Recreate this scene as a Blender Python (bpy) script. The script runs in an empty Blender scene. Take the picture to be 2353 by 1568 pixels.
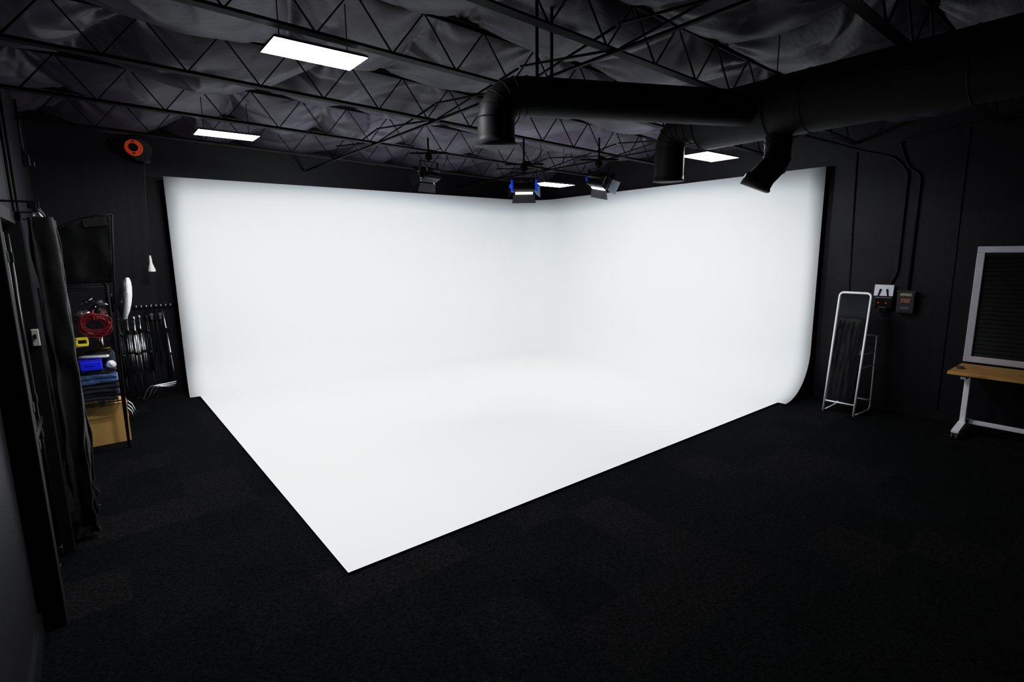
import bpy, bmesh, math, random
from mathutils import Vector, Matrix, noise
random.seed(4)
S=bpy.context.scene
COL=S.collection
S.view_settings.view_transform='Standard'
S.view_settings.look='None'
S.view_settings.exposure=0
# camera-like tone response with a soft highlight shoulder
vs=S.view_settings; vs.use_curve_mapping=True
cmp_=vs.curve_mapping; cmp_.initialize(); cmp_.extend='EXTRAPOLATED'
cmp_.white_level=(1.6,1.6,1.6); cmp_.clip_max_x=1; cmp_.clip_max_y=1
cv=cmp_.curves[3]
cv.points[0].location=(0,0); cv.points[-1].location=(1,.955)
for p in [(.0125,.0155),(.0625,.098),(.1875,.37),(.34,.70),(.46,.825),(.60,.885),(.80,.93)]: cv.points.new(*p)
cmp_.update()
FZ=-0.02

# ------------------------------------------------------------------ materials
def mat(name,col,rough=.6,metal=0,spec=.5,var=.15,scale=8,bump=0,bscale=60,emit=None,estr=0,sheen=0,coat=0,stretch=None):
    m=bpy.data.materials.new(name); m.use_nodes=True
    nt=m.node_tree; N=nt.nodes; L=nt.links
    b=N['Principled BSDF']
    tc=N.new('ShaderNodeTexCoord'); mp=N.new('ShaderNodeMapping')
    L.new(tc.outputs['Object'],mp.inputs['Vector'])
    if stretch: mp.inputs['Scale'].default_value=stretch
    nz=N.new('ShaderNodeTexNoise'); nz.inputs['Scale'].default_value=scale; nz.inputs['Detail'].default_value=4
    L.new(mp.outputs[0],nz.inputs['Vector'])
    cr=N.new('ShaderNodeValToRGB')
    cr.color_ramp.elements[0].position=.3; cr.color_ramp.elements[1].position=.7
    cr.color_ramp.elements[0].color=tuple(max(0,c*(1-var)) for c in col)+(1,)
    cr.color_ramp.elements[1].color=tuple(min(1,c*(1+var)) for c in col)+(1,)
    L.new(nz.outputs['Fac'],cr.inputs[0]); L.new(cr.outputs[0],b.inputs['Base Color'])
    b.inputs['Roughness'].default_value=rough; b.inputs['Metallic'].default_value=metal
    b.inputs['Specular IOR Level'].default_value=spec
    b.inputs['Sheen Weight'].default_value=sheen; b.inputs['Coat Weight'].default_value=coat
    if bump:
        n2=N.new('ShaderNodeTexNoise'); n2.inputs['Scale'].default_value=bscale; n2.inputs['Detail'].default_value=5
        L.new(mp.outputs[0],n2.inputs['Vector'])
        bp=N.new('ShaderNodeBump'); bp.inputs['Strength'].default_value=bump; bp.inputs['Distance'].default_value=.02
        L.new(n2.outputs['Fac'],bp.inputs['Height']); L.new(bp.outputs[0],b.inputs['Normal'])
    if emit:
        b.inputs['Emission Color'].default_value=emit+(1,); b.inputs['Emission Strength'].default_value=estr
    return m
M={}
M['white']=mat('cyc_white_paint',(.85,.864,.868),.8,spec=.3,var=.01,scale=2,bump=.04,bscale=120)
M['wall']=mat('black_wall_paint',(.0068,.0059,.0092),.5,spec=.24,var=.25,scale=3,bump=.15,bscale=90)
M['wallsatin']=mat('satin_black_wall_sheen_lift',(.015,.014,.019),.42,spec=.40,var=.15,scale=3,bump=.12,bscale=60)  # satin finish; base colour also lifted to carry the glancing sheen
M['black']=mat('matte_black',(.005,.005,.006),.6,spec=.25,var=.2)
M['steel']=mat('black_painted_steel',(.0040,.0034,.0047),.6,spec=.14,var=.2)
M['duct']=mat('black_duct',(.0095,.0085,.0102),.58,spec=.2,var=.3,scale=5,bump=.15,bscale=9)
M['insul']=mat('black_insulation_facing',(.048,.040,.055),.42,spec=.35,var=.08,scale=2,bump=.16,bscale=14,stretch=(1,2.2,1))
M['vinyl']=mat('black_vinyl',(.011,.0095,.010),.40,spec=.38,var=.2,scale=6,bump=.3,bscale=10)
M['fabric']=mat('black_fabric',(.0055,.0055,.006),.8,spec=.2,var=.3,bump=.3)
M['gloss']=mat('glossy_black_plastic',(.007,.007,.008),.32,spec=.3,var=.1)
M['wmetal']=mat('white_metal',(.80,.80,.82),.4,var=.03)
M['wplas']=mat('white_plastic',(.78,.78,.74),.45,var=.04)
M['switch']=mat('ivory_switch_plastic',(.42,.42,.39),.45,var=.04)
M['frame']=mat('white_window_frame',(.46,.45,.49),.5,var=.06)
M['chrome']=mat('chrome',(.80,.80,.81),.28,metal=1,var=.05)
M['orange']=mat('orange_plastic',(.90,.085,.012),.5,var=.05)
M['yellow']=mat('yellow_plastic',(.95,.78,.02),.45,var=.06)
M['blue']=mat('blue_plastic',(.02,.03,.95),.4,var=.1)
M['blueyoke']=mat('glowing_blue_painted_metal',(.01,.10,.85),.4,var=.1,emit=(.01,.10,.9),estr=.16)  # slight emission put into the paint so the blue looks lit
M['denim']=mat('blue_blanket',(.045,.095,.22),.9,var=.45,scale=25,bump=.6,bscale=40,sheen=.2)
M['navy']=mat('dark_blanket',(.018,.022,.036),.9,var=.4,scale=25,bump=.6,bscale=40)
M['card']=mat('cardboard',(.55,.34,.11),.8,var=.1,scale=4,bump=.1,bscale=50)
M['red']=mat('red_cable',(.24,.008,.018),.45,var=.15)
M['whitefab']=mat('white_diffusion_cloth',(.66,.66,.69),.8,var=.06,bump=.5,bscale=20)
M['tape']=mat('label_white',(.60,.60,.64),.6,var=.03)
M['grey']=mat('grey_metal',(.10,.10,.11),.45,metal=.6,var=.1)
M['drum']=mat('dark_drum_plastic',(.020,.020,.022),.4,var=.1)
M['flap']=mat('pale_grey_lit_look_flap',(.22,.25,.28),.40,metal=.4,var=.1)  # pale grey stands in for lamp light on the flap
M['rubber']=mat('rubber',(.05,.05,.055),.5,var=.1)
M['redled']=mat('red_indicator',(.4,.02,.01),.3,var=.02,emit=(1,.05,.02),estr=.35)
M['amber']=mat('amber_display',(.28,.085,.04),.4,var=.7,scale=60)
M['khaki']=mat('yellowed_label',(.24,.21,.11),.6,var=.6,scale=60)
M['panel']=mat('led_diffuser',(.9,.9,.9),.5,var=.01,emit=(.97,.95,1.0),estr=14)
M['lens']=mat('led_lens_and_leak_strip',(.9,.9,.9),.5,var=.01,emit=(.85,.93,1.0),estr=2.5)  # also used for the added strip of leaking light
M['litflap']=mat('pale_blue_lit_look_flap',(.45,.6,.78),.35,metal=.2,var=.05)  # pale blue stands in for lamp light on the flap
M['wood']=mat('oak_wood',(.55,.30,.09),.5,var=.35,scale=5,stretch=(14,1.2,8),bump=.08,bscale=20)
M['mirror']=mat('mirror_glass',(.60,.61,.65),.04,metal=1,var=.01)
def carpet():
    m=bpy.data.materials.new('carpet_tiles'); m.use_nodes=True
    N=m.node_tree.nodes; L=m.node_tree.links; b=N['Principled BSDF']
    tc=N.new('ShaderNodeTexCoord')
    sc=N.new('ShaderNodeVectorMath'); sc.operation='SCALE'; sc.inputs['Scale'].default_value=1/.5
    L.new(tc.outputs['Object'],sc.inputs[0])
    fl=N.new('ShaderNodeVectorMath'); fl.operation='FLOOR'; L.new(sc.outputs[0],fl.inputs[0])
    wn=N.new('ShaderNodeTexWhiteNoise'); wn.noise_dimensions='2D'; L.new(fl.outputs[0],wn.inputs['Vector'])
    cr=N.new('ShaderNodeValToRGB'); e=cr.color_ramp.elements
    e[0].position=0; e[0].color=(.0052,.0056,.0063,1); e[1].position=1; e[1].color=(.0112,.0104,.0116,1)
    x=cr.color_ramp.elements.new(.65); x.color=(.0070,.0074,.0083,1)
    L.new(wn.outputs['Value'],cr.inputs[0])
    def nzs(s):
        nz=N.new('ShaderNodeTexNoise'); nz.inputs['Scale'].default_value=s; nz.inputs['Detail'].default_value=3; nz.inputs['Roughness'].default_value=.8
        L.new(tc.outputs['Object'],nz.inputs['Vector']); return nz
    n1=nzs(42); n2=nzs(130)
    ad=N.new('ShaderNodeMath'); ad.operation='ADD'; L.new(n1.outputs['Fac'],ad.inputs[0]); L.new(n2.outputs['Fac'],ad.inputs[1])
    mr=N.new('ShaderNodeMapRange'); mr.inputs['From Min'].default_value=.80; mr.inputs['From Max'].default_value=1.25
    mr.inputs['To Min'].default_value=.15; mr.inputs['To Max'].default_value=2.3
    L.new(ad.outputs[0],mr.inputs['Value'])
    mx=N.new('ShaderNodeVectorMath'); mx.operation='SCALE'
    L.new(cr.outputs[0],mx.inputs[0]); L.new(mr.outputs[0],mx.inputs['Scale'])
    L.new(mx.outputs[0],b.inputs['Base Color'])
    b.inputs['Roughness'].default_value=1; b.inputs['Specular IOR Level'].default_value=.05
    bp=N.new('ShaderNodeBump'); bp.inputs['Strength'].default_value=.8; bp.inputs['Distance'].default_value=.012
    L.new(ad.outputs[0],bp.inputs['Height']); L.new(bp.outputs[0],b.inputs['Normal'])
    return m
M['carpet']=carpet()

# ------------------------------------------------------------------ mesh builder
class MB:
    def __init__(s): s.v=[]; s.f=[]; s.mi=[]; s.sm=[]; s.st=[]
    def add(s,vs,fs,mi=0,smooth=False):
        o=len(s.v); s.st.append(o); s.v+= [Vector(p) for p in vs]
        for f in fs: s.f.append([i+o for i in f]); s.mi.append(mi); s.sm.append(smooth)
        return s
    def box(s,c,d,rot=None,mi=0,bev=0):
        c=Vector(c); hx,hy,hz=[k/2 for k in d]
        if bev<=0:
            P=[Vector((x,y,z)) for x in(-hx,hx) for y in(-hy,hy) for z in(-hz,hz)]
            F=[(0,1,3,2),(4,6,7,5),(0,4,5,1),(2,3,7,6),(0,2,6,4),(1,5,7,3)]
        else:
            bm=bmesh.new(); bmesh.ops.create_cube(bm,size=1)
            for v in bm.verts: v.co=Vector((v.co.x*2*hx,v.co.y*2*hy,v.co.z*2*hz))
            bmesh.ops.bevel(bm,geom=bm.edges[:],offset=bev,segments=2,affect='EDGES',profile=.5)
            bm.verts.ensure_lookup_table(); bm.verts.index_update()
            P=[v.co.copy() for v in bm.verts]; F=[[v.index for v in f.verts] for f in bm.faces]; bm.free()
        if rot: P=[rot@p for p in P]
        return s.add([p+c for p in P],F,mi,False)
    def tube(s,path,r,seg=12,mi=0,cap=True,closed=False):
        path=[Vector(p) for p in path]; n=len(path)
        rs=r if isinstance(r,(list,tuple)) else [r]*n
        T=[]
        for i in range(n):
            a=path[(i-1)%n] if (closed or i>0) else path[i]; b=path[(i+1)%n] if (closed or i<n-1) else path[i]
            t=(b-a)
            if t.length<1e-9: t=Vector((0,0,1))
            T.append(t.normalized())
        ref=Vector((0,0,1)) if abs(T[0].z)<.9 else Vector((1,0,0))
        u=T[0].cross(ref).normalized(); V=[]
        for i in range(n):
            t=T[i]; u=(u-t*u.dot(t))
            if u.length<1e-6: u=t.orthogonal()
            u.normalize(); w=t.cross(u)
            for k in range(seg):
                a=2*math.pi*k/seg; V.append(path[i]+(u*math.cos(a)+w*math.sin(a))*rs[i])
        F=[]
        for i in range(n if closed else n-1):
            j=(i+1)%n
            for k in range(seg):
                k2=(k+1)%seg; F.append((i*seg+k,i*seg+k2,j*seg+k2,j*seg+k))
        s.add(V,F,mi,True)
        if cap and not closed:
            o=len(s.v)-len(V)
            s.f.append([o+k for k in range(seg)][::-1]); s.mi.append(mi); s.sm.append(False)
            s.f.append([o+(n-1)*seg+k for k in range(seg)]); s.mi.append(mi); s.sm.append(False)
        return s
    def cyl(s,a,b,r,r2=None,seg=16,mi=0,cap=True): return s.tube([a,b],[r,r if r2 is None else r2],seg,mi,cap)
    def ring(s,c,axis,R,r,seg=24,mi=0,st=6):
        axis=Vector(axis).normalized(); u=axis.orthogonal().normalized(); w=axis.cross(u)
        return s.tube([Vector(c)+(u*math.cos(2*math.pi*i/seg)+w*math.sin(2*math.pi*i/seg))*R for i in range(seg)],r,st,mi,closed=True)
    def poly(s,pts,ext,mi=0):
        n=len(pts); e=Vector(ext); P=[Vector(p) for p in pts]
        V=P+[p+e for p in P]; F=[list(range(n))[::-1],list(range(n,2*n))]
        for i in range(n): F.append((i,(i+1)%n,(i+1)%n+n,i+n))
        return s.add(V,F,mi)
    def clusters(s):
        n=len(s.st); ends=s.st[1:]+[len(s.v)]; bb=[]
        for a,b in zip(s.st,ends):
            vs=s.v[a:b]; bb.append(([min(v[k] for v in vs)-.003 for k in range(3)],[max(v[k] for v in vs)+.003 for k in range(3)]))
        par=list(range(n))
        def fd(i):
            while par[i]!=i: i=par[i]
            return i
        for i in range(n):
            for j in range(i):
                if all(bb[i][0][k]<=bb[j][1][k] and bb[j][0][k]<=bb[i][1][k] for k in range(3)): par[fd(i)]=fd(j)
        import bisect
        groups={}
        for i in range(n): groups.setdefault(fd(i),[]).append(i)
        res=[]
        for g in groups.values():
            gs=set(g); m=MB(); mp={}
            for i in g:
                m.st.append(len(m.v))
                for k in range(s.st[i],ends[i]): mp[k]=len(m.v); m.v.append(s.v[k])
            for f,mi,sm in zip(s.f,s.mi,s.sm):
                if (bisect.bisect_right(s.st,f[0])-1) in gs: m.f.append([mp[k] for k in f]); m.mi.append(mi); m.sm.append(sm)
            res.append(m)
        return res
    def make(s,name,mats,parent=None,base=(0,0,0),label=None):
        base=Vector(base); me=bpy.data.meshes.new(name)
        me.from_pydata([tuple(p-base) for p in s.v],[],s.f)
        if not isinstance(mats,(list,tuple)): mats=[mats]
        for m in mats: me.materials.append(m)
        for i,p in enumerate(me.polygons): p.material_index=s.mi[i]; p.use_smooth=s.sm[i]
        me.update()
        bm=bmesh.new(); bm.from_mesh(me); bmesh.ops.recalc_face_normals(bm,faces=bm.faces); bm.to_mesh(me); bm.free()
        o=bpy.data.objects.new(name,me); COL.objects.link(o)
        if parent is not None:
            o.parent=parent; o.location=(0,0,0)
        else: o.location=base
        if label: o['label']=label
        return o
def thing(name,label,cat,base,group=None):
    e=bpy.data.objects.new(name,None); e.empty_display_size=.1; e.location=base; COL.objects.link(e)
    tag(e,label,cat,group); return e
def tag(o,label,cat,group=None):
    o['label']=label; o['category']=cat
    if group:o['group']=group
    return o
def struct(o): o['kind']='structure'; return o
def part(mb,name,m,p,label=None,split=False):
    b=Vector(p.location)
    if split: return [c.make(name,m,p,b,label) for c in mb.clusters()]
    return mb.make(name,m,p,b,label)
def copytree(src,loc):
    def cp(o,par):
        n=o.copy(); COL.objects.link(n)
        if par: n.parent=par
        for c in o.children: cp(c,n)
        return n
    n=cp(src,None); n.location=loc
    return n

# ------------------------------------------------------------------ room
XL,XR,YB,YF=-.45,8.40,10.25,-1.8
def strut(mb,name,m): o=mb.make(name,m); struct(o); return o
strut(MB().box(((XL+XR)/2,(YB+YF)/2,FZ-.05),(XR-XL+.4,YB-YF+.4,.1)),'floor',M['carpet'])
strut(MB().box(((XL+XR)/2,YB+.1,2.15),(XR-XL+.4,.2,4.4)),'wall_back',M['wall'])
strut(MB().box((XR+.1,(YB+YF)/2,2.15),(.2,YB-YF,4.4)),'wall_right',M['wall'])
strut(MB().box((XL-.1,(YB+YF)/2,2.15),(.2,YB-YF,4.4)),'wall_left',M['wallsatin'])
strut(MB().box(((XL+XR)/2,YF-.1,2.15),(XR-XL+.4,.2,4.4)),'wall_front',M['wall'])
strut(MB().box((XL+.008,(3.97+YF)/2,.05),(.016,3.97-YF,.14)),'baseboard_left',M['black'])
strut(MB().box((XR-.008,(3.1+YF)/2,.04),(.016,3.1-YF,.12)),'baseboard_right',M['black'])

JY=[-.05,1.45,2.92,4.10,5.65,7.25,8.75]
def jz(x): return 3.80-.025*x
D=.40
mb=MB(); nx,ny=420,520; V=[];F=[]
def ridge(x,y,s): return max(0,1-abs(noise.noise(Vector((x,y,s)))*2.2))
for j in range(ny+1):
    y=YF+(YB-YF)*j/ny
    k=0
    while k<len(JY)-1 and JY[k+1]<y: k+=1
    y0=JY[k]; y1=JY[k+1] if k+1<len(JY) else YB+.1
    if y<JY[0]: y0=YF; y1=JY[0]; k=-1
    t=min(1,max(0,(y-y0)/(y1-y0))); env=math.sin(math.pi*t)**.6
    for i in range(nx+1):
        x=XL+(XR-XL)*i/nx
        ph=x/1.35+.37*k+.5*noise.noise(Vector((x*.5,k*3.1,4)))+.12*math.sin(y*2)
        fr=ph-math.floor(ph)
        bag=math.sin(math.pi*fr)**.75
        lob=noise.noise(Vector((x*.7,k*7.3+y*.5,1.7)))
        sag=env*(.04+.23*bag+.12*lob)
        pin=(round(ph)-ph)*1.35; dy=(t if t<.5 else 1-t)*(y1-y0)
        an=math.atan2(pin,dy+.04); rr_=math.hypot(pin,dy)
        cre=math.sin(an*11+3*noise.noise(Vector((x*.8,y*.8,5))))*math.exp(-rr_*2.8)*min(1,rr_*7)
        wx=x*1.0+.9*noise.noise(Vector((x*.7,y*.7,7))); wy=y*.8+.9*noise.noise(Vector((x*.7,y*.7,17)))
        wr=ridge(wx,wy,3.1)**4; wr2=ridge(wx*2.6,wy*2.0,8.1)**4
        sag+=.026*cre+env*(-.045*wr+.012*wr2)+.014*noise.noise(Vector((x*3,y*3,2)))*env
        V.append((x,y,jz(x)+D+.035-max(-.02,sag)))
for j in range(ny):
    for i in range(nx):
        a=j*(nx+1)+i; F.append((a,a+1,a+nx+2,a+nx+1))
mb.add(V,F,0,True); strut(mb,'ceiling',M['insul'])

# ------------------------------------------------------------------ bar joists
base=thing('bar_joist','black open-web steel bar joist with zigzag webbing','roof joist',(XL,0,3.8),'bar joists under the insulated roof')
def chord(zo,up):
    x0,x1=XL+.005,XR-.005; s_=1 if up else -1; z=jz(x0)+zo; w,t,h=.042,.006,.036
    P=[(-w,0),(w,0),(w,t),(t,t),(t,h),(-t,h),(-t,t),(-w,t)]
    return MB().poly([(x0,a,z+s_*b) for a,b in P],(x1-x0,0,jz(x1)-jz(x0)))
part(chord(-.01,True),'bottom_chord',M['steel'],base); part(chord(D+.01,False),'top_chord',M['steel'],base)
pts=[];x=XL+.15;i=0
while x<XR-.1:
    pts.append((x,0,jz(x)+(.01 if i%2==0 else D-.01))); x+=.30; i+=1
part(MB().tube(pts,.0105,6),'web',M['steel'],base)
base.location=(XL,JY[0],3.8)
for y in JY[1:]: copytree(base,(XL,y,3.8))
for n,(x,z,y0,y1) in enumerate([(3.35,3.685,-1.7,10.2),(6.6,3.60,3.6,10.2)]):
    m=MB().box((x,(y0+y1)/2,z),(.03,y1-y0,.006)).box((x+.014,(y0+y1)/2,z+.014),(.006,y1-y0,.03))
    tag(m.make('ceiling_brace',M['steel'],None,(x,y0,z)),'black steel angle running across the roof joists','roof brace','horizontal roof braces')
for (x,a,b) in [(3.35,2,3),(3.35,1,2),(3.35,3,4),(6.6,4,5),(6.6,3,4),(6.6,5,6),(3.35,5,6),(3.35,4,5)]:
    y0,y1=JY[a]+.03,JY[b]-.03; m=MB(); tz=D-.21
    m.cyl((x+.05,y0,jz(x)+.02),(x+.05,y1,jz(x)+tz),.011,seg=6); m.cyl((x+.07,y1,jz(x)+.02),(x+.07,y0,jz(x)+tz),.011,seg=6)
    tag(m.make('cross_brace',M['steel'],None,(x,y0,jz(x))),'black diagonal steel bracing crossed between two roof joists','roof brace','crossed roof braces')

# ------------------------------------------------------------------ cyclorama
cyc=thing('cyclorama','white two-wall infinity cove with curved base and painted floor','studio backdrop',(1.19,3.347,FZ))
A=Vector((1.10,9.93,0)); C=Vector((8.275,9.27,0)); E=Vector((8.275,3.235,0)); RC=.60
dA=(A-C).normalized(); dE=(E-C).normalized(); ang_=math.acos(dA.dot(dE)); tl=RC/math.tan(ang_/2)
pA=C+dA*tl; pE=C+dE*tl; bis=(dA+dE).normalized(); cen=C+bis*(RC/math.sin(ang_/2))
path=[]; NS=24
for i in range(NS): path.append(A.lerp(pA,i/NS))
v1=pA-cen; tot=math.pi-ang_
for i in range(17): path.append(cen+Matrix.Rotation(-tot*i/16,3,'Z')@v1)
for i in range(1,NS+1): path.append(pE.lerp(E,i/NS))
n=len(path); V=[];F=[]
cum=[0]
for i in range(1,n): cum.append(cum[-1]+(path[i]-path[i-1]).length)
kk=16; nrm=[]
for i in range(n):
    a=path[max(0,i-1)]; b=path[min(n-1,i+1)]; t=(b-a).normalized(); nrm.append(Vector((t.y,-t.x,0)))
feet=[]; NV=8
def rad(s_): return .54+(.70-.54)*max(0,min(1,(s_-.6)/.4))
for i in range(n):
    s_=cum[i]/cum[-1]; r=rad(s_); H=3.40-.08*min(1,s_/.5); P=path[i]; nn=nrm[i]
    for k in range(NV): V.append(P+Vector((0,0,H+(r-H)*k/NV)))
    for k in range(kk+1):
        a=math.pi/2*k/kk
        V.append(P+nn*(r-r*math.cos(a))+Vector((0,0,r-r*math.sin(a))))
    feet.append(P+nn*r)
K=NV+kk+1
for i in range(n-1):
    for k in range(K-1): F.append((i*K+k,(i+1)*K+k,(i+1)*K+k+1,i*K+k+1))
mb=MB(); mb.add(V,F,0,True)
fl=[i*K+K-1 for i in range(n)]
extra=[Vector((7.575,3.347,0)),Vector((1.19,3.347,0)),Vector((1.19,feet[0].y-.02,0))]
o=len(mb.v); mb.v+=extra; mb.f.append(fl+[o,o+1,o+2]); mb.mi.append(0); mb.sm.append(False)
ob=part(mb,'backdrop_surface',[M['white'],M['black']],cyc)
sm=ob.modifiers.new('thick','SOLIDIFY'); sm.thickness=.018; sm.offset=-1; sm.material_offset=1; sm.material_offset_rim=1
me=ob.data
if me.polygons[-1].normal.z<0: me.flip_normals()
def prof_pts(P,nn,r,H,back):
    q=[P-nn*.02+Vector((0,0,H-.01))]
    for k in range(kk+1):
        a=math.pi/2*k/kk; q.append(P-nn*.02+nn*(r-r*math.cos(a))+Vector((0,0,r-r*math.sin(a)-.02)))
    q[-1].z=FZ+.001
    q.append(P-nn*back+Vector((0,0,FZ+.001))); q.append(P-nn*back+Vector((0,0,H-.01))); return q
part(MB().poly(prof_pts(path[0],nrm[0],.54,3.4,.28),(.02,0,0)),'end_panel',M['black'],cyc,'black painted end panel')
part(MB().poly(prof_pts(path[-1],nrm[-1],.70,3.32,.10),(0,.02,0)),'end_panel',M['black'],cyc,'black painted end panel')

# ------------------------------------------------------------------ ducts
duct=thing('air_duct','matte black round ventilation duct with three down-turned outlets','air duct',(4.84,-1.7,3.4))
m=MB(); DX,DZ=4.84,3.4
m.tube([(DX,-1.78,DZ),(DX,-.4,DZ),(DX,1.0,DZ),(DX,2.0,DZ),(DX,3.02,DZ),(DX,3.10,DZ)],[.25,.25,.25,.25,.25,.155],32)
for y in(-.4,1.0,2.05,3.02): m.ring((DX,y,DZ),(0,1,0),.2505,.005,32)
part(m,'trunk_duct',M['duct'],duct)
def elbow(p0,c,p1,n=5):
    p0,c,p1=map(Vector,(p0,c,p1)); return [p0*(1-t)**2+c*2*t*(1-t)+p1*t*t for t in [i/n for i in range(n+1)]]
def branch(pts,r,seams,mouth_p,mouth_d,mr,sr=.005):
    m=MB(); m.tube(pts,r,24,cap=False)
    for i in seams:
        d=(Vector(pts[min(i+1,len(pts)-1)])-Vector(pts[max(i-1,0)])); m.ring(pts[i],d,r*1.01,sr,24)
    b=part(m,'branch_duct',M['duct'],duct)
    mm=MB(); P=Vector(mouth_p); d=Vector(mouth_d).normalized()
    mm.tube([P-d*.05,P-d*.01,P,P+d*.004,P,P-d*.04],[r*1.01,r*1.03,mr,mr,mr*.93,r*.9],28,cap=False)
    mm.make('outlet_flange',M['duct'],b,duct.location)
    return b
e1=elbow((2.86,3.37,3.4),(2.66,3.47,3.4),(2.65,3.48,3.22))
p1=[(4.84,2.42,3.4),(4.5,2.585,3.4)]+[tuple(p) for p in e1]+[(2.65,3.48,3.05)]
branch(p1,.147,[2,3,4,5,6,7],(2.65,3.48,3.03),(0,0,-1),.178)
e2=elbow((4.84,3.18,3.39),(4.84,3.40,3.40),(4.84,3.41,3.20))
p2=[(4.84,3.08,3.39)]+[tuple(p) for p in e2]+[(4.84,3.41,2.91)]
branch(p2,.147,[1,2,3,4,5,6],(4.84,3.41,2.90),(0,0,-1),.160)
p3=[(4.84,2.30,3.3),(4.84,2.30,3.10),(4.84,2.30,2.96),(4.825,2.315,2.92),(4.73,2.40,2.785)]
branch(p3,.108,[1,2,3],(4.725,2.405,2.775),(-.09,.08,-.13),.138,.008)
m=MB()
for y in(-1,.6,2.35): m.ring((DX,y,DZ),(0,1,0),.256,.004,24); m.cyl((DX,y,DZ+.25),(DX,y,4.08),.005,seg=6)
for dx in(0,.11): m.box((2.95+dx,3.33-dx*.45,3.83),(.026,.008,.60))
part(m,'hanger_strap',M['steel'],duct,split=True)

# ------------------------------------------------------------------ ceiling light panels
pl=[((1.515,4.19,3.65),'bright rectangular LED panel light hung just below a roof joist'),
    ((1.56,7.54,3.65),'bright rectangular LED panel light hung near the orange cable reel'),
    ((5.82,3.55,3.25),'bright rectangular LED panel light hung beside the duct outlets'),
    ((6.08,6.50,3.25),'bright rectangular LED panel light hung near the studio lamps')]
PE=[82,60,36,16]
for (p,lb),en in zip(pl,PE):
    t=thing('panel_light',lb,'ceiling light',p,'rectangular ceiling panel lights')
    x,y,z=p; w,d=.67,.35
    m=MB(); 
    m.box((x,y,z+.022),(w-.02,d-.02,.016),bev=.004)
    m.box((x,y-d/2-.002,z+.010),(w+.006,.005,.014)).box((x,y+d/2+.002,z+.010),(w+.006,.005,.014)).box((x-w/2-.002,y,z+.010),(.005,d,.014)).box((x+w/2+.002,y,z+.010),(.005,d,.014))
    part(m,'housing',M['steel'],t)
    part(MB().box((x,y,z+.008),(w,d,.012)),'diffuser',M['panel'],t)
    m=MB()
    for sx in(-.25,.25): m.cyl((x+sx,y,z+.03),(x+sx,y,jz(x)+.30),.004,seg=6)
    part(m,'hanging_wire',M['steel'],t,split=True)
    L_=bpy.data.lights.new('panel_lamp','AREA'); L_.shape='RECTANGLE'; L_.size=w; L_.size_y=d; L_.energy=en; L_.color=(.945,.978,.985)
    lo=bpy.data.objects.new('panel_lamp',L_); COL.objects.link(lo); lo.parent=t; lo.location=(0,0,-.01)

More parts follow.
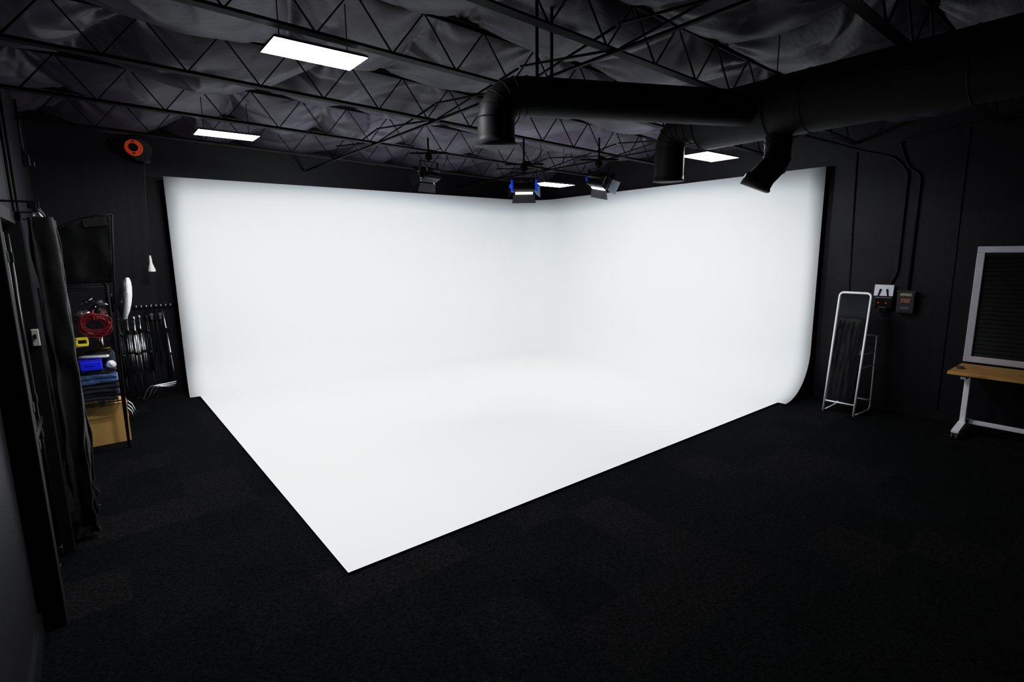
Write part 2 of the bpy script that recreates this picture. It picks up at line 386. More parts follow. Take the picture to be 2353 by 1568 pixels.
# ------------------------------------------------------------------ studio lamps
def studio_lamp(P,yaw,tilt,top,blue,label,roll=0,en=30):
    t=thing('studio_lamp',label,'studio light',P,'studio lamps hung over the cove')
    SC=.86
    Rm=Matrix.Rotation(yaw,3,'Z')@Matrix.Rotation(tilt,3,'X')@Matrix.Rotation(roll,3,'Y')   # local +Y is the beam
    P=Vector(P)
    def tr(mb): mb.v=[Rm@(v*SC)+P for v in mb.v]; return mb
    m=MB(); m.box((0,0,0),(.34,.14,.18),bev=.02)
    for i in range(5): m.box((0,-.08,-.06+i*.03),(.28,.02,.010))
    m.tube([(-.14,-.09,.03),(.14,-.09,.03)],.032,12)
    part(tr(m),'lamp_body',M['gloss'],t)
    lm=MB().box((0,.073,0),(.30,.006,.15))
    if blue or roll: lm.box((0,.055,-.096),(.27,.05,.012))  # added glowing strip, imitates light leaking between body and lower flap
    part(tr(lm),'lens',M['lens'],t)
    def flap(c,d,rx,ry,rz,mt,lb=None):
        R2=Matrix.Rotation(rz,3,'Z')@Matrix.Rotation(rx,3,'X')
        m=MB(); hx,hy,hz=d[0]/2,d[1],d[2]/2
        V=[(-hx,0,-hz),(hx,0,-hz),(hx*1.12,hy,-hz),(-hx*1.12,hy,-hz),(-hx,0,hz),(hx,0,hz),(hx*1.12,hy,hz),(-hx*1.12,hy,hz)]
        V=[R2@Matrix.Rotation(ry,3,'Y')@Vector(v)+Vector(c) for v in V]
        m.add(V,[(0,3,2,1),(4,5,6,7),(0,1,5,4),(1,2,6,5),(2,3,7,6),(3,0,4,7)])
        part(tr(m),'barn_door',mt,t,lb)
    flap((0,.08,.10),(.33,.12,.004),1.1,0,0,M['black'])
    flap((0,.08,-.105),(.33,.13,.004),-.95,0,0,M['grey'] if (roll or blue) else M['drum'])
    flap((-.18,.08,0),(.18,.12,.004),0,math.pi/2,.55,M['black'])
    flap((.18,.08,0),(.18,.13,.004),0,math.pi/2,-.65,M['litflap'] if blue else (M['flap'] if roll else M['black']),'barn door flap coloured pale as if lit' if (blue or roll) else None)  # light on this flap is put into its colour
    ym=M['blueyoke'] if blue else M['steel']
    R3=Matrix.Rotation(yaw,3,'Z'); m=MB()
    def pl3(mb): mb.v=[R3@(v*SC)+P for v in mb.v]; return mb
    for s_ in(-1,1):
        m.box((s_*.19,0,.02),(.014,.05,.15)); m.cyl((s_*.18,0,0),(s_*.225,0,0),.03,seg=14)
        if blue: m.box((s_*.185,-.05,-.01),(.035,.10,.17),bev=.01)
    part(pl3(m),'side_bracket',ym,t,split=True)
    if roll: part(pl3(MB().box((-.205,-.03,.05),(.02,.06,.06),bev=.005)),'knob',M['blueyoke'],t,'blue tightening knob')
    m=MB()
    for s_ in(-1,1): m.box((s_*.19,0,.14),(.012,.04,.11))
    m.box((0,0,.19),(.392,.04,.012)); part(pl3(m),'yoke',M['steel'],t)
    m=MB(); zt=P.z+.19*SC
    m.cyl((P.x,P.y,zt),(P.x,P.y,top),.012,seg=8)
    m.box((P.x,P.y,zt+.06),(.08,.06,.07),bev=.01); m.box((P.x+.05,P.y,zt+.14),(.12,.03,.03))
    m.tube([(P.x,P.y,zt+.1),(P.x+.12,P.y-.1,zt+.17),(P.x+.2,P.y-.16,zt+.06),(P.x+.12,P.y-.1,P.z+.05)],.005,6)
    m.tube([(P.x-.2,P.y+.14,zt+.11),(P.x,P.y,zt+.11),(P.x+.2,P.y-.16,zt+.11)],.012,8)
    part(m,'hanging_pole',M['steel'],t)
    L_=bpy.data.lights.new('studio_beam','AREA'); L_.shape='RECTANGLE'; L_.size=.28; L_.size_y=.15; L_.energy=en; L_.color=(.90,.957,1)
    lo=bpy.data.objects.new('studio_beam',L_); COL.objects.link(lo); lo.parent=t
    d=(Rm@Vector((0,1,0))).normalized(); lo.location=d*.10
    lo.rotation_euler=d.to_track_quat('-Z','Y').to_euler()
studio_lamp((3.7,6.34,3.21),math.radians(16),math.radians(-24),3.68,False,'black studio lamp with barn doors aimed at the cove',0,44)
studio_lamp((4.66,5.53,3.05),math.radians(-38),math.radians(-20),3.66,True,'studio lamp with bright blue side brackets and barn doors',0,34)
studio_lamp((5.45,4.93,3.10),math.radians(-88),math.radians(-22),3.65,False,'black studio lamp with tilted barn doors beside the ducts',.22,30)

# ------------------------------------------------------------------ left wall: door, curtain, rail, outlet
strut(MB().box((-.39,4.02,1.24),(.12,.12,2.52),bev=.006).box((-.375,5.0,1.24),(.15,.08,2.52),bev=.006).box((-.39,4.51,2.46),(.12,.86,.08)),'trim_1',M['black'])
strut(MB().box((-.425,4.52,1.19),(.045,.86,2.40),bev=.004),'door_1',M['wall'])
bar=thing('door_latch_bar','black vertical latch rods with brackets on the door','door hardware',(-.36,4.6,.05))
m=MB()
for y in(4.46,4.76): m.cyl((-.37,y,.06),(-.37,y,2.35),.013,seg=10)
part(m,'rod',M['gloss'],bar,split=True)
m=MB()
for y in(4.46,4.76):
    for z in(.12,1.0,1.25,2.2): m.box((-.378,y,z),(.05,.06,.07),bev=.008)
part(m,'bracket',M['gloss'],bar,split=True)
part(MB().box((-.375,4.61,1.08),(.05,.5,.05),bev=.01),'push_bar',M['gloss'],bar)
sw=thing('light_switch','small white light switch box on the black door jamb','light switch',(-.325,4.95,1.6))
part(MB().box((-.325,4.948,1.64),(.042,.024,.12),bev=.005),'switch_plate',M['switch'],sw)
part(MB().box((-.325,4.932,1.65),(.014,.012,.03),bev=.002),'toggle',M['gloss'],sw)
cur=thing('blackout_curtain','heavy black vinyl curtain bunched up on its track','curtain',(-.22,5.3,0))
m=MB(); nz=80; cross=[]; NF=240
for i in range(NF+1):
    t=i/NF; y=5.08+.60*t; sn=math.sin(t*2*math.pi*4.6-1.2); sn=math.copysign(abs(sn)**.7,sn)
    cross.append((-.205+.078*sn*(.75+.25*math.sin(t*9)),y+.02*math.sin(t*2*math.pi*9.2)))
V=[];F=[]
for j in range(nz+1):
    z=.02+2.46*j/nz; rump=max(0,1-j/nz*5)
    for i,(x,y) in enumerate(cross):
        wob=.04*noise.noise(Vector((x*6,y*4,z*1.6)))+.016*noise.noise(Vector((x*14,y*14,z*5)))+rump*.05*noise.noise(Vector((x*7,y*9,z*9)))
        V.append((x+wob*.8,5.08+(y-5.08)*(1-.12*j/nz)+wob,z+(0.03*noise.noise(Vector((y*9,x*9,1)))+.02 if j==0 else 0)))
for j in range(nz):
    for i in range(NF):
        a=j*(NF+1)+i; F.append((a,a+1,a+NF+2,a+NF+1))
m.add(V,F,0,True); part(m,'curtain_panel',M['vinyl'],cur)
m=MB()
for i in range(6): m.ring((-.225,5.12+i*.09,2.495),(0,1,0),.02,.004,14); m.box((-.225,5.12+i*.09,2.47),(.03,.012,.03))
part(m,'curtain_ring',M['chrome'],cur,split=True)
rl=thing('curtain_track','black curtain track bracketed to the wall','curtain rail',(-.225,4.9,2.53))
part(MB().box((-.225,6.1,2.54),(.035,2.5,.035)),'track',M['steel'],rl)
m=MB()
for y in(4.93,6.1,7.25): m.box((-.335,y,2.57),(.23,.035,.012)).box((-.443,y,2.54),(.012,.06,.12)).box((-.225,y,2.55),(.06,.05,.05))
part(m,'bracket',M['steel'],rl,split=True)
ou=thing('power_outlet','black surface-mounted outlet box with cable running up the wall','power outlet',(-.42,8.6,3.3))
part(MB().box((-.41,9.1,3.38),(.07,.12,.14),bev=.01).box((-.36,9.1,3.34),(.05,.07,.07),bev=.01),'outlet_box',M['gloss'],ou)
part(MB().tube([(-.43,9.1,3.44),(-.43,9.08,3.8),(-.43,9.05,4.1)],.014,8),'cable',M['gloss'],ou)
for y in(6.5,6.95):
    tag(MB().cyl((-.43,y,FZ+.001),(-.43,y,4.1),.012,seg=8).make('conduit',M['steel'],None,(-.43,y,0)),'thin black conduit pipe running up the wall','conduit','wall conduits')

# ------------------------------------------------------------------ rack with gear
rk=thing('wire_rack','black metal storage rack loaded with studio gear','storage rack',(-.1,7.8,FZ))
m=MB(); RX0,RX1,RY0,RY1=-.40,.17,7.45,8.15
for x in(RX0,RX1):
    for y in(RY0,RY1): m.cyl((x,y,FZ+.001),(x,y,1.88),.014,seg=10)
part(m,'post',M['steel'],rk,split=True)
for z in(.55,1.185,1.50,1.86):
    m=MB()
    for x in(RX0,RX1): m.cyl((x,RY0,z),(x,RY1,z),.008,seg=8)
    for y in(RY0,RY1): m.cyl((RX0,y,z),(RX1,y,z),.008,seg=8); m.cyl((RX0,y,z-.03),(RX1,y,z-.03),.005,seg=6)
    for i in range(14): x=RX0+(RX1-RX0)*i/13; m.cyl((x,RY0,z),(x,RY1,z),.003,seg=5)
    part(m,'shelf',M['steel'],rk)
bx=thing('cardboard_box','brown cardboard box with white label under the rack','box',(.0,7.95,FZ))
part(MB().box((-.0,7.93,.215),(.42,.44,.465)).box((-.0,7.93,.452),(.43,.45,.008)),'carton',M['card'],bx)
part(MB().box((.212,7.82,.28),(.004,.07,.06)),'label',M['tape'],bx)
part(MB().box((-.0,7.93,.458),(.05,.455,.003)),'tape',M['khaki'],bx)
def blanket(z,h,mt,lb,dx=0):
    m=MB(); cx,cy=-.09+dx,7.73
    nl=max(2,int(h/.04))
    for i in range(nl):
        zz_=z+h*(i+.5)/nl; hh=h/nl*.5; V=[];F=[]; NX=18; pr=[]
        for a in range(13):
            th=-math.pi/2+math.pi*a/12; pr.append((-.24-hh*1.2*math.cos(th),hh*math.sin(th)))
        pr.append((.24,hh)); pr=[(.24,-hh)]+pr
        sh=.02*math.sin(i*2.7+z*20)
        for ix in range(NX+1):
            x=cx+sh-.24+.48*ix/NX; e_=abs(ix/NX-.5)*2; dr=-.02*e_**4
            for (py,pz) in pr:
                w=.02*noise.noise(Vector((x*7,py*5,zz_*15))); V.append((x,cy+py+w+.015*math.sin(i*2.1),zz_+pz*(1-.4*e_**6)+w*.5+dr))
        k=len(pr)
        for ix in range(NX):
            for a in range(k): F.append((ix*k+a,ix*k+(a+1)%k,(ix+1)*k+(a+1)%k,(ix+1)*k+a))
        F.append(list(range(k))); F.append([NX*k+a for a in range(k)][::-1]); m.add(V,F,0,True)
    tag(m.make('folded_blanket',mt,None,(cx,cy,z)),lb,'blanket','folded blankets stacked on the rack')
blanket(.575,.175,M['navy'],'dark navy folded moving blanket at the bottom of the stack')
blanket(.765,.115,M['denim'],'blue quilted moving blanket folded in the stack',.01)
blanket(.892,.030,M['navy'],'thin dark folded blanket near the top of the stack')
tag(MB().box((-.07,7.56,.985),(.20,.22,.11),bev=.015).box((-.07,7.445,1.0),(.08,.012,.025)).box((-.07,7.56,1.045),(.205,.225,.012),bev=.004).make('plastic_case',M['blue'],None,(-.07,7.6,.925)),'bright blue plastic tool case on the blankets','case')
def blob(c,s,mt,name,lb,cat,seed=0):
    bm=bmesh.new(); bmesh.ops.create_icosphere(bm,subdivisions=4,radius=1)
    for v in bm.verts:
        n_=noise.noise(v.co*1.6+Vector((seed,0,0)))*.25+noise.noise(v.co*4+Vector((0,seed,0)))*.10
        q=v.co*(1+n_); q.z=max(q.z,-.75); v.co=Vector((q.x*s[0],q.y*s[1],q.z*s[2]))
    bm.verts.index_update(); m=MB(); m.add([v.co+Vector(c) for v in bm.verts],[[v.index for v in f.verts] for f in bm.faces],0,True); bm.free()
    return tag(m.make(name,mt,None,c),lb,cat)
blob((.10,7.74,1.01),(.08,.12,.10),M['navy'],'sandbag','dark blue fabric weight bag slumped on the blankets','sandbag',3)
blob((.11,7.54,.965),(.05,.06,.045),M['whitefab'],'cleaning_cloth','crumpled white cloth on the blankets','cloth',8)
tb=MB().tube([(-.16,7.55,1.075),(-.1,7.50,1.085),(0,7.49,1.08),(.06,7.5,1.075),(.09,7.55,1.07),(.03,7.6,1.075),(-.08,7.6,1.08)],.016,10,closed=True)
tag(tb.make('cable_bundle',M['wplas'],None,(0,7.55,1.1)),'loop of white strapping on top of the stack','cable')
tb=MB()
for k in range(3): tb.tube([( -.0+.11*math.cos(a)+.01*k,7.50+.03*math.sin(a),1.120+.012*k+.012*math.sin(2*a)) for a in [i*math.pi/8 for i in range(16)]],.011,8,closed=True)
tag(tb.make('cable_bundle',M['gloss'],None,(0,7.55,1.1)),'coiled black cord lying on the stack','cable')
tag(MB().tube([(.02,7.47,1.172),(.06,7.46,1.176),(.11,7.48,1.168),(.12,7.53,1.168),(.07,7.56,1.170)],.008,8).make('cable_bundle',M['yellow'],None,(0.05,7.5,1.15)),'short yellow cord on top of the black cord','cable')
sp=thing('spring_clamp','bright yellow spring clamp on the shelf','clamp',(-.11,7.5,1.2))
part(MB().box((-.12,7.46,1.23),(.11,.05,.03),bev=.008).box((-.12,7.46,1.30),(.11,.05,.03),bev=.008).box((-.165,7.46,1.265),(.025,.05,.10),bev=.006).box((-.07,7.46,1.265),(.02,.045,.06),bev=.006),'jaw',M['yellow'],sp)
cl=MB()
for k in range(13):
    R_=.120+.016*math.sin(k*2.3); cz=1.480-.006*k; cx=.015+.016*math.sin(k*1.7)
    cl.tube([(cx+R_*math.cos(a),7.36+.005*k-.02*math.sin(a),cz+R_*.82*math.sin(a)+.015*math.sin(3*a+k)) for a in [i*math.pi/14 for i in range(28)]],.0055,8,closed=True)
cl.tube([(.01,7.40,1.60),(.01,7.36,1.58),(.01,7.35,1.52),(.01,7.40,1.50)],.01,8)
tag(cl.make('cable_coil',M['red'],None,(.01,7.42,1.45)),'coil of dark red extension cable hooked on the rack','cable')
for k,(x,z,r,a) in enumerate([(-.09,1.57,.045,.3),(.02,1.60,.05,1.2),(.11,1.56,.04,2.0),(-.03,1.70,.035,.8),(.09,1.68,.035,-.5)]):
    yy=7.5+.05*(k%3)
    g=thing('grip_head','chrome and black lighting grip head on the top shelf','clamp',(x,yy,z),'grip heads piled on the rack')
    dx,dz=math.cos(a),math.sin(a)
    part(MB().cyl((x,yy-.02,z),(x,yy+.02,z),r*.8,seg=18).box((x+dx*r,yy,z+dz*r),(.03,.03,.05),Matrix.Rotation(a,3,'Y')),'clamp_disc',M['chrome'] if k%2==0 else M['gloss'],g)
    part(MB().cyl((x-dx*.08,yy,z-dz*.04),(x+dx*.08,yy-.01,z+dz*.05),.008,seg=8).cyl((x,yy-.05,z),(x,yy-.02,z),.012,seg=8),'handle',M['chrome'],g)
tag(MB().tube([(-.24,7.55,1.51),(-.23,7.55,1.62),(-.22,7.54,1.72),(-.21,7.54,1.80)],[.03,.035,.02,.012],12).make('grip_handle',M['gloss'],None,(-.24,7.55,1.51)),'black rubber torch standing on the shelf','handgrip')  # generic black handle shape
tag(MB().tube([(.05,7.47,1.195),(.05,7.47,1.36)],.018,12).cyl((.05,7.47,1.36),(.05,7.47,1.38),.012,seg=12).make('spigot',M['chrome'],None,(.05,7.47,1.2)),'short chrome spigot standing on the shelf','spigot')
fg=thing('light_flag','black fabric lighting flag with rounded corner hung above the rack','lighting flag',(.05,7.55,1.9))
m=MB(); V=[];F=[]
for j in range(25):
    for i in range(25):
        u,w=i/24,j/24; x=-.26+.50*u+.05*w*u; z=1.90+(.74-.22*(1-u)**2)*w
        V.append((x,7.55+.03*noise.noise(Vector((x*6,z*6,0))),z))
for j in range(24):
    for i in range(24): a=j*25+i; F.append((a,a+1,a+26,a+25))
m.add(V,F,0,True); ob=part(m,'flag_cloth',M['fabric'],fg); s_=ob.modifiers.new('t','SOLIDIFY'); s_.thickness=.004
m=MB(); m.tube([(.17,7.42,FZ+.005),(.20,7.44,1.0),(.235,7.46,1.87),(.305,7.53,2.66)],.010,8).tube([(.305,7.53,2.66),(.15,7.53,2.64),(.0,7.54,2.60),(-.15,7.54,2.52),(-.25,7.54,2.43)],.007,8)
part(m,'pole',M['steel'],fg)
part(MB().box((.15,7.52,2.57),(.22,.012,.09),Matrix.Rotation(-.12,3,'Y')),'edge_band',M['vinyl'],fg,'shiny fabric edge band')
wd=thing('round_diffuser','round reflector lamp covered with white diffusion cloth','light modifier',(.34,7.75,1.45))
ax=Vector((1,.0,-.18)).normalized(); c=Vector((.345,7.72,1.70))
def lathe(c,ax,pr,mt,nm,par,seg=36,lb=None):
    m=MB(); m.tube([c+ax*a for a,_ in pr],[r for _,r in pr],seg,cap=True); return part(m,nm,mt,par,lb)
lathe(c,ax,[(-.03,.238),(-.01,.25),(.008,.245),(.024,.21),(.038,.15),(.046,.08),(.048,.02)],M['whitefab'],'diffusion_cloth',wd)
lathe(c,ax,[(-.14,.05),(-.11,.08),(-.06,.16),(-.033,.234)],M['grey'],'reflector_dish',wd)
lathe(c,ax,[(-.20,.045),(-.15,.05),(-.14,.05)],M['gloss'],'lamp_head',wd)
part(MB().cyl((.2,7.72,1.55),(.2,7.73,1.75),.012,seg=8),'mount',M['steel'],wd)

gr='folded light stands standing upright in a row'
for k,(x,y,cm) in enumerate([(.41,9.95,'chrome'),(.49,9.80,'chrome'),(.57,9.98,'chrome'),(.65,9.85,'gloss'),(.30,9.7,'gloss')]):
    st=thing('light_stand','folded %s light stand with black collars and slim black base'%('chrome' if cm=='chrome' else 'black'),'light stand',(x,y,FZ),gr)
    part(MB().cyl((x,y,.42),(x,y,1.24),.015,seg=10).cyl((x,y,1.24),(x,y,1.29),.02,seg=10),'column',M[cm],st)
    for a in range(3):
        dx,dy=math.cos(a*2.1+.5+k),math.sin(a*2.1+.5+k)
        part(MB().cyl((x+dx*.032,y+dy*.032,.38),(x+dx*.027,y+dy*.027,1.02),.010,seg=8),'leg',M[cm],st)
    part(MB().cyl((x,y,FZ+.001),(x,y,.44),.012,seg=10).cyl((x,y,FZ+.001),(x,y,.01),.05,.03,seg=16),'base_post',M['black'],st)
    part(MB().cyl((x,y,1.02),(x,y,1.08),.036,seg=14).box((x-.03,y-.02,1.17),(.06,.03,.03)).cyl((x,y,.70),(x,y,.74),.042,seg=14),'collar',M['gloss'],st,split=True)
hk=thing('hook_rail','black rail of hooks fixed to the wall','hook rail',(.8,10.2,1.36))
part(MB().box((.80,10.235,1.385),(.56,.025,.04)),'rail',M['steel'],hk)
m=MB()
for i in range(8): x=.56+i*.065; m.tube([(x,10.22,1.38),(x,10.15,1.375),(x,10.13,1.41)],.005,6); m.ring((x,10.128,1.415),(0,1,0),.008,.004,8)
part(m,'hook',M['chrome'],hk,split=True)
for i,(x,l) in enumerate([(.69,.85),(.745,.7),(.80,.88),(.86,.66)]):
    g=thing('boom_pole','thin black lighting boom pole hanging from a hook','boom pole',(x,10.14,1.34-l),'boom poles hanging on the hook rail')
    part(MB().cyl((x,10.15,1.35),(x+.01,10.14,1.35-l),.010,seg=8),'rod',M['gloss'],g)
    part(MB().cyl((x,10.11,1.27),(x,10.18,1.27),.026,seg=14).box((x,10.13,1.22),(.03,.03,.06)),'clamp_head',M['grey'] if i%2 else M['gloss'],g)
cs=thing('century_stand','chrome stand column leaning by the cove edge','light stand',(.92,10.1,FZ))
part(MB().tube([(.90,10.12,1.32),(.92,10.1,.9),(.91,10.1,.30)],.012,10).cyl((.96,10.05,FZ+.01),(.92,10.1,1.0),.013,seg=10),'column',M['chrome'],cs)
part(MB().box((.92,10.08,1.02),(.05,.05,.06),bev=.008).cyl((.92,10.05,1.02),(.98,10.0,1.02),.008,seg=8).box((.93,10.07,.62),(.05,.05,.05),bev=.008),'collar',M['gloss'],cs,split=True)
for k in range(3):
    g=MB().tube([(.44+.075*k,9.60+.10*k,FZ+.014),(.48+.075*k,9.60+.10*k,.06),(.54+.065*k,9.60+.10*k,.18-.022*k),(.58+.06*k,9.60+.10*k,.22-.03*k),(.92,9.62+.10*k,.24-.055*k)],.010,10)
    tag(g.make('folded_stand_base',M['chrome'],None,(.5,9.8,FZ)),'bent chrome tube of a folded stand base on the floor','stand base','bent chrome stand bases')
for k in range(3):
    g=MB().tube([(.29+.03*k,8.60+.05*k,FZ+.012),(.27+.01*k,8.61+.05*k,.12+.04*k),(.22,8.63+.05*k,.20+.04*k)],.009,8)
    tag(g.make('folded_stand_base',M['chrome'],None,(.27,8.6,FZ)),'bent chrome tube beside the cardboard box','stand base','bent chrome stand bases')

re=thing('cable_reel','orange and black retractable cable reel hung near the ceiling','cable reel',(.78,10.15,3.8))
part(MB().tube([(.86,10.20,3.78),(.86,10.06,3.78)],[.155,.155],32).box((.92,10.12,3.67),(.10,.12,.16),bev=.02),'drum',M['drum'],re)
part(MB().tube([(.775,10.05,3.80),(.775,10.0,3.80),(.775,9.985,3.80)],[.120,.120,.110],36),'face_disc',M['orange'],re)
part(MB().tube([(.775,9.99,3.80),(.775,9.975,3.80)],[.060,.056],28).box((.775,9.985,3.715),(.03,.01,.02)).box((.775,9.985,3.885),(.03,.01,.015)),'hub',M['gloss'],re)
part(MB().box((.80,10.1,4.0),(.30,.10,.02)).box((.68,10.1,4.04),(.02,.06,.12)).box((.92,10.1,4.04),(.02,.06,.12)).box((.80,10.15,3.97),(.05,.05,.10)),'bracket',M['steel'],re)
part(MB().tube([(.90,10.0,3.66),(.88,9.99,3.55),(.84,9.98,3.0),(.81,9.98,2.2)],.006,8),'cord',M['drum'],re)
part(MB().tube([(.81,9.98,2.2),(.81,9.98,2.14),(.81,9.98,2.08),(.81,9.98,1.97),(.81,9.98,1.95)],[.012,.018,.022,.055,.05],14),'plug_head',M['wplas'],re,'white triple-tap plug at the cord end')

# ------------------------------------------------------------------ right wall things
mi=thing('standing_mirror','full-length mirror in a white tubular steel stand','mirror',(7.95,2.6,FZ))
y0,y1=2.42,2.79; zb,zt=.0,1.60; xb,xt=7.71,7.93
def fp(y,z,off=0): t=(z-zb)/(zt-zb); return (xb+(xt-xb)*t+off,y,z)
rr=.05; fpz=[fp(y0,FZ+.012),fp(y0,.8),fp(y0,zt-rr)]
for k in range(1,5): a=math.pi/2*k/4; fpz.append(fp(y0+rr-rr*math.cos(a),zt-rr+rr*math.sin(a)))
for k in range(0,5): a=math.pi/2*k/4; fpz.append(fp(y1-rr+rr*math.sin(a),zt-rr+rr*math.cos(a)))
fpz+=[fp(y1,.8),fp(y1,FZ+.012)]
part(MB().tube(fpz,.015,10).cyl(fp(y0,.13),fp(y1,.13),.011,seg=8),'front_frame',M['wmetal'],mi)
V=[fp(y0+.012,.15,.004),fp(y1-.012,.15,.004),fp(y1-.012,zt-.02,.004),fp(y0+.012,zt-.02,.004)]
part(MB().poly(V,(.006,0,0)),'mirror_glass',M['mirror'],mi)
m=MB()
m.tube([fp(y0,FZ+.012),(8.0,y0-.02,FZ+.012),(8.15,y0-.03,FZ+.014),(8.20,y0-.03,.03),(8.21,y0-.03,.10),(8.20,y0-.03,1.02)],.011,8)
m.tube([fp(y1,FZ+.012),(8.0,y1+.0,FZ+.012),(8.20,y1,.0),(8.21,y1,.08),(8.20,y1,1.02)],.011,8)
m.cyl((8.20,y0-.06,1.02),(8.20,y1+.03,1.02),.011,seg=8)
m.cyl((8.20,y0-.03,.12),(8.20,y1,.12),.010,seg=8)
for z in(.62,.80): m.cyl(fp(y0,z),(8.20,y0-.03,z),.009,seg=8); m.box(fp(y0,z,.02),(.03,.03,.05),bev=.005)
part(m,'rear_stand',M['wmetal'],mi)
eb=thing('charger_unit','black wall charger with two red lights under a pinned white sheet','electrical unit',(8.36,2.4,1.45))
part(MB().box((8.36,2.40,1.46),(.08,.22,.15),bev=.015).box((8.355,2.40,1.36),(.07,.10,.08),bev=.01),'unit_body',M['gloss'],eb)
part(MB().cyl((8.322,2.455,1.455),(8.316,2.455,1.455),.009,seg=14).cyl((8.322,2.365,1.455),(8.316,2.365,1.455),.009,seg=14),'indicator_light',M['redled'],eb,split=True)
part(MB().box((8.345,2.41,1.62),(.006,.22,.15),Matrix.Rotation(.12,3,'Y')),'paper_sheet',M['tape'],eb)
part(MB().box((8.335,2.46,1.57),(.012,.016,.14),Matrix.Rotation(.2,3,'X')).box((8.335,2.36,1.57),(.012,.016,.14),Matrix.Rotation(-.2,3,'X')),'clip',M['gloss'],eb,split=True)
pb=thing('breaker_box','dull grey electrical breaker box with small amber window','electrical box',(8.35,2.15,1.35))
part(MB().box((8.35,2.145,1.48),(.10,.19,.29),bev=.008).box((8.305,2.145,1.62),(.03,.21,.02)),'box_body',M['drum'],pb)
part(MB().box((8.298,2.145,1.58),(.006,.13,.035)),'label',M['khaki'],pb)
part(MB().box((8.298,2.145,1.50),(.006,.10,.05)),'window',M['amber'],pb)
part(MB().box((8.298,2.145,1.40),(.008,.10,.04),bev=.003),'switch_cover',M['grey'],pb)
def cond(pts,lb,r=.014): 
    m=MB().tube(pts,r,10); tag(m.make('conduit',M['wall'],None,pts[0]),lb,'conduit','wall conduits')
def smooth(pts,rr=.1,n=5):
    P=[Vector(p) for p in pts]; out=[P[0]]
    for i in range(1,len(P)-1):
        a=(P[i-1]-P[i]); b=(P[i+1]-P[i]); ra=min(rr,a.length*.45,b.length*.45)
        out+=elbow(P[i]+a.normalized()*ra,P[i],P[i]+b.normalized()*ra,n)
    out.append(P[-1]); return out
cond(smooth([(8.38,-1.6,3.70),(8.38,1.35,3.66),(8.38,2.42,3.54),(8.38,2.30,3.2),(8.38,2.15,3.1),(8.38,2.15,1.64)],.08),'black conduit bending down the wall into the breaker box')
cond(smooth([(8.38,3.6,3.80),(8.38,2.90,3.50),(8.38,2.45,3.34),(8.38,2.29,3.15),(8.38,2.29,1.85),(8.38,2.36,1.7),(8.38,2.40,1.55)],.1),'black conduit running diagonally then down to the charger')
cond(smooth([(8.39,2.90,3.48),(8.39,2.83,1.0),(8.39,2.83,FZ+.1)],.05),'thin black conduit dropping straight down the wall',.008)
cond([(8.392,1.72,3.6),(8.392,1.70,FZ+.1)],'thin black conduit dropping straight down the wall',.005)
m=MB(); wy0,wy1,wz0,wz1=.10,1.50,.79,2.19; fw=.075
m.box((8.37,(wy0+wy1)/2,wz1-fw/2),(.06,wy1-wy0,fw),bev=.006).box((8.37,(wy0+wy1)/2,wz0+fw/2),(.07,wy1-wy0,fw),bev=.006)
m.box((8.37,wy1-fw/2,(wz0+wz1)/2),(.06,fw,wz1-wz0-2*fw),bev=.006).box((8.37,wy0+fw/2,(wz0+wz1)/2),(.06,fw,wz1-wz0-2*fw),bev=.006)
strut(m,'window_1',M['frame'])
bl=thing('window_blind','closed black slatted blind inside the white window frame','window blind',(8.37,.8,.88))
m=MB(); nsl=24
for i in range(nsl):
    z=wz0+fw+.02+(wz1-wz0-2*fw-.06)*i/(nsl-1); m.box((8.372,.8,z),(.004,wy1-wy0-2*fw-.03,.048),Matrix.Rotation(.35,3,'Y'))
part(m,'slats',M['gloss'],bl)
part(MB().box((8.37,.8,wz1-fw-.02),(.04,wy1-wy0-2*fw-.02,.035)),'head_rail',M['gloss'],bl)
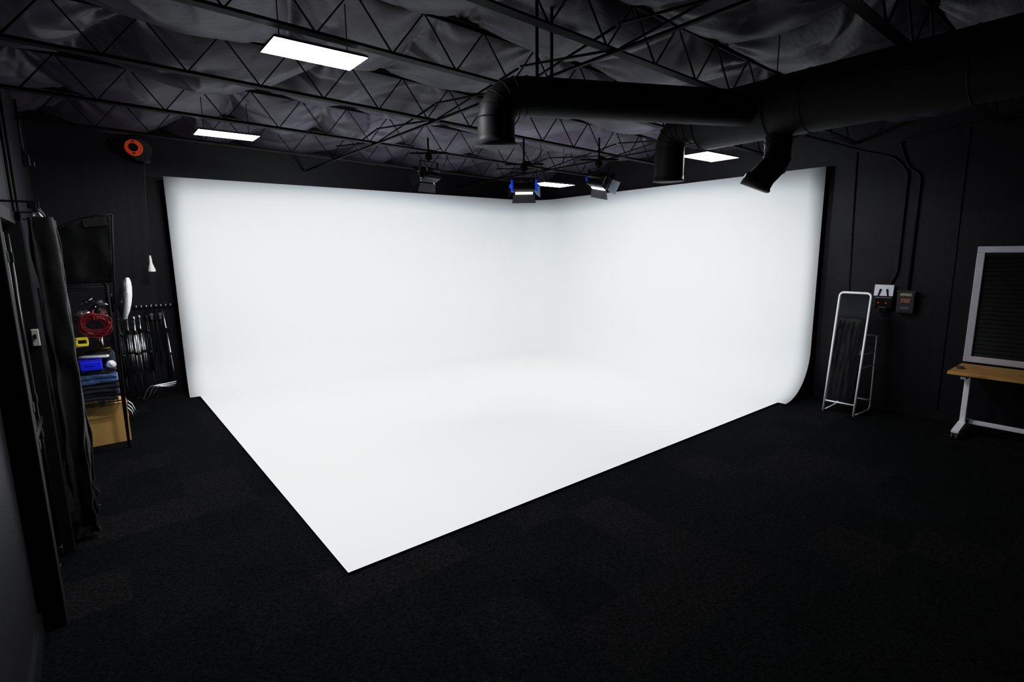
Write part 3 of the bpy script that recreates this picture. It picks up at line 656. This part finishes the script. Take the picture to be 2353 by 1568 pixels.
dk=thing('standing_desk','wooden-topped desk on white wheeled legs below the window','desk',(8.0,.75,FZ))
part(MB().box((7.98,.70,.755),(.66,1.60,.035),bev=.004),'tabletop',M['wood'],dk)
for y in(1.36,.04):
    m=MB(); m.box((7.98,y,.40),(.075,.055,.67),bev=.006).box((7.98,y,.70),(.55,.05,.03),bev=.004)
    m.poly([(7.64,y-.035,.06),(8.32,y-.035,.06),(8.32,y-.035,.085),(8.04,y-.035,.13),(7.92,y-.035,.13),(7.64,y-.035,.085)],(0,.07,0))
    lg=part(m,'leg',M['wmetal'],dk)
    for x in(7.66,8.29):
        c_=MB().cyl((x,y-.030,.014),(x,y-.012,.014),.034,seg=18).cyl((x,y+.012,.014),(x,y+.030,.014),.034,seg=18).cyl((x,y-.034,.014),(x,y+.034,.014),.010).box((x,y,.045),(.03,.03,.04))
        c_.make('caster',M['rubber'],lg,dk.location)
part(MB().box((8.02,.70,.13),(.03,1.28,.05),bev=.004),'crossbar',M['wmetal'],dk)
tag(MB().box((7.92,1.44,.785),(.09,.06,.022),bev=.004).make('control_box',M['grey'],None,(7.92,1.44,.774)),'small grey control box lying on the desk corner','remote')

# ------------------------------------------------------------------ camera
a,b,c=.896,.169,-.012
f=Vector((math.cos(a)*math.cos(b),math.sin(a)*math.cos(b),-math.sin(b)))
r0=Vector((math.sin(a),-math.cos(a),0)); u0=r0.cross(f)
r=r0*math.cos(c)+u0*math.sin(c); u=u0*math.cos(c)-r0*math.sin(c)
cam=bpy.data.cameras.new('camera'); co=bpy.data.objects.new('camera',cam); COL.objects.link(co)
cam.sensor_width=36; cam.lens=36*1211.5/2353; cam.clip_start=.02
co.matrix_world=Matrix(((r.x,u.x,-f.x,0),(r.y,u.y,-f.y,0),(r.z,u.z,-f.z,2.2),(0,0,0,1)))
S.camera=co
w=bpy.data.worlds.new('world'); S.world=w; w.use_nodes=True
w.node_tree.nodes['Background'].inputs[0].default_value=(.6,.55,.8,1); w.node_tree.nodes['Background'].inputs[1].default_value=.01
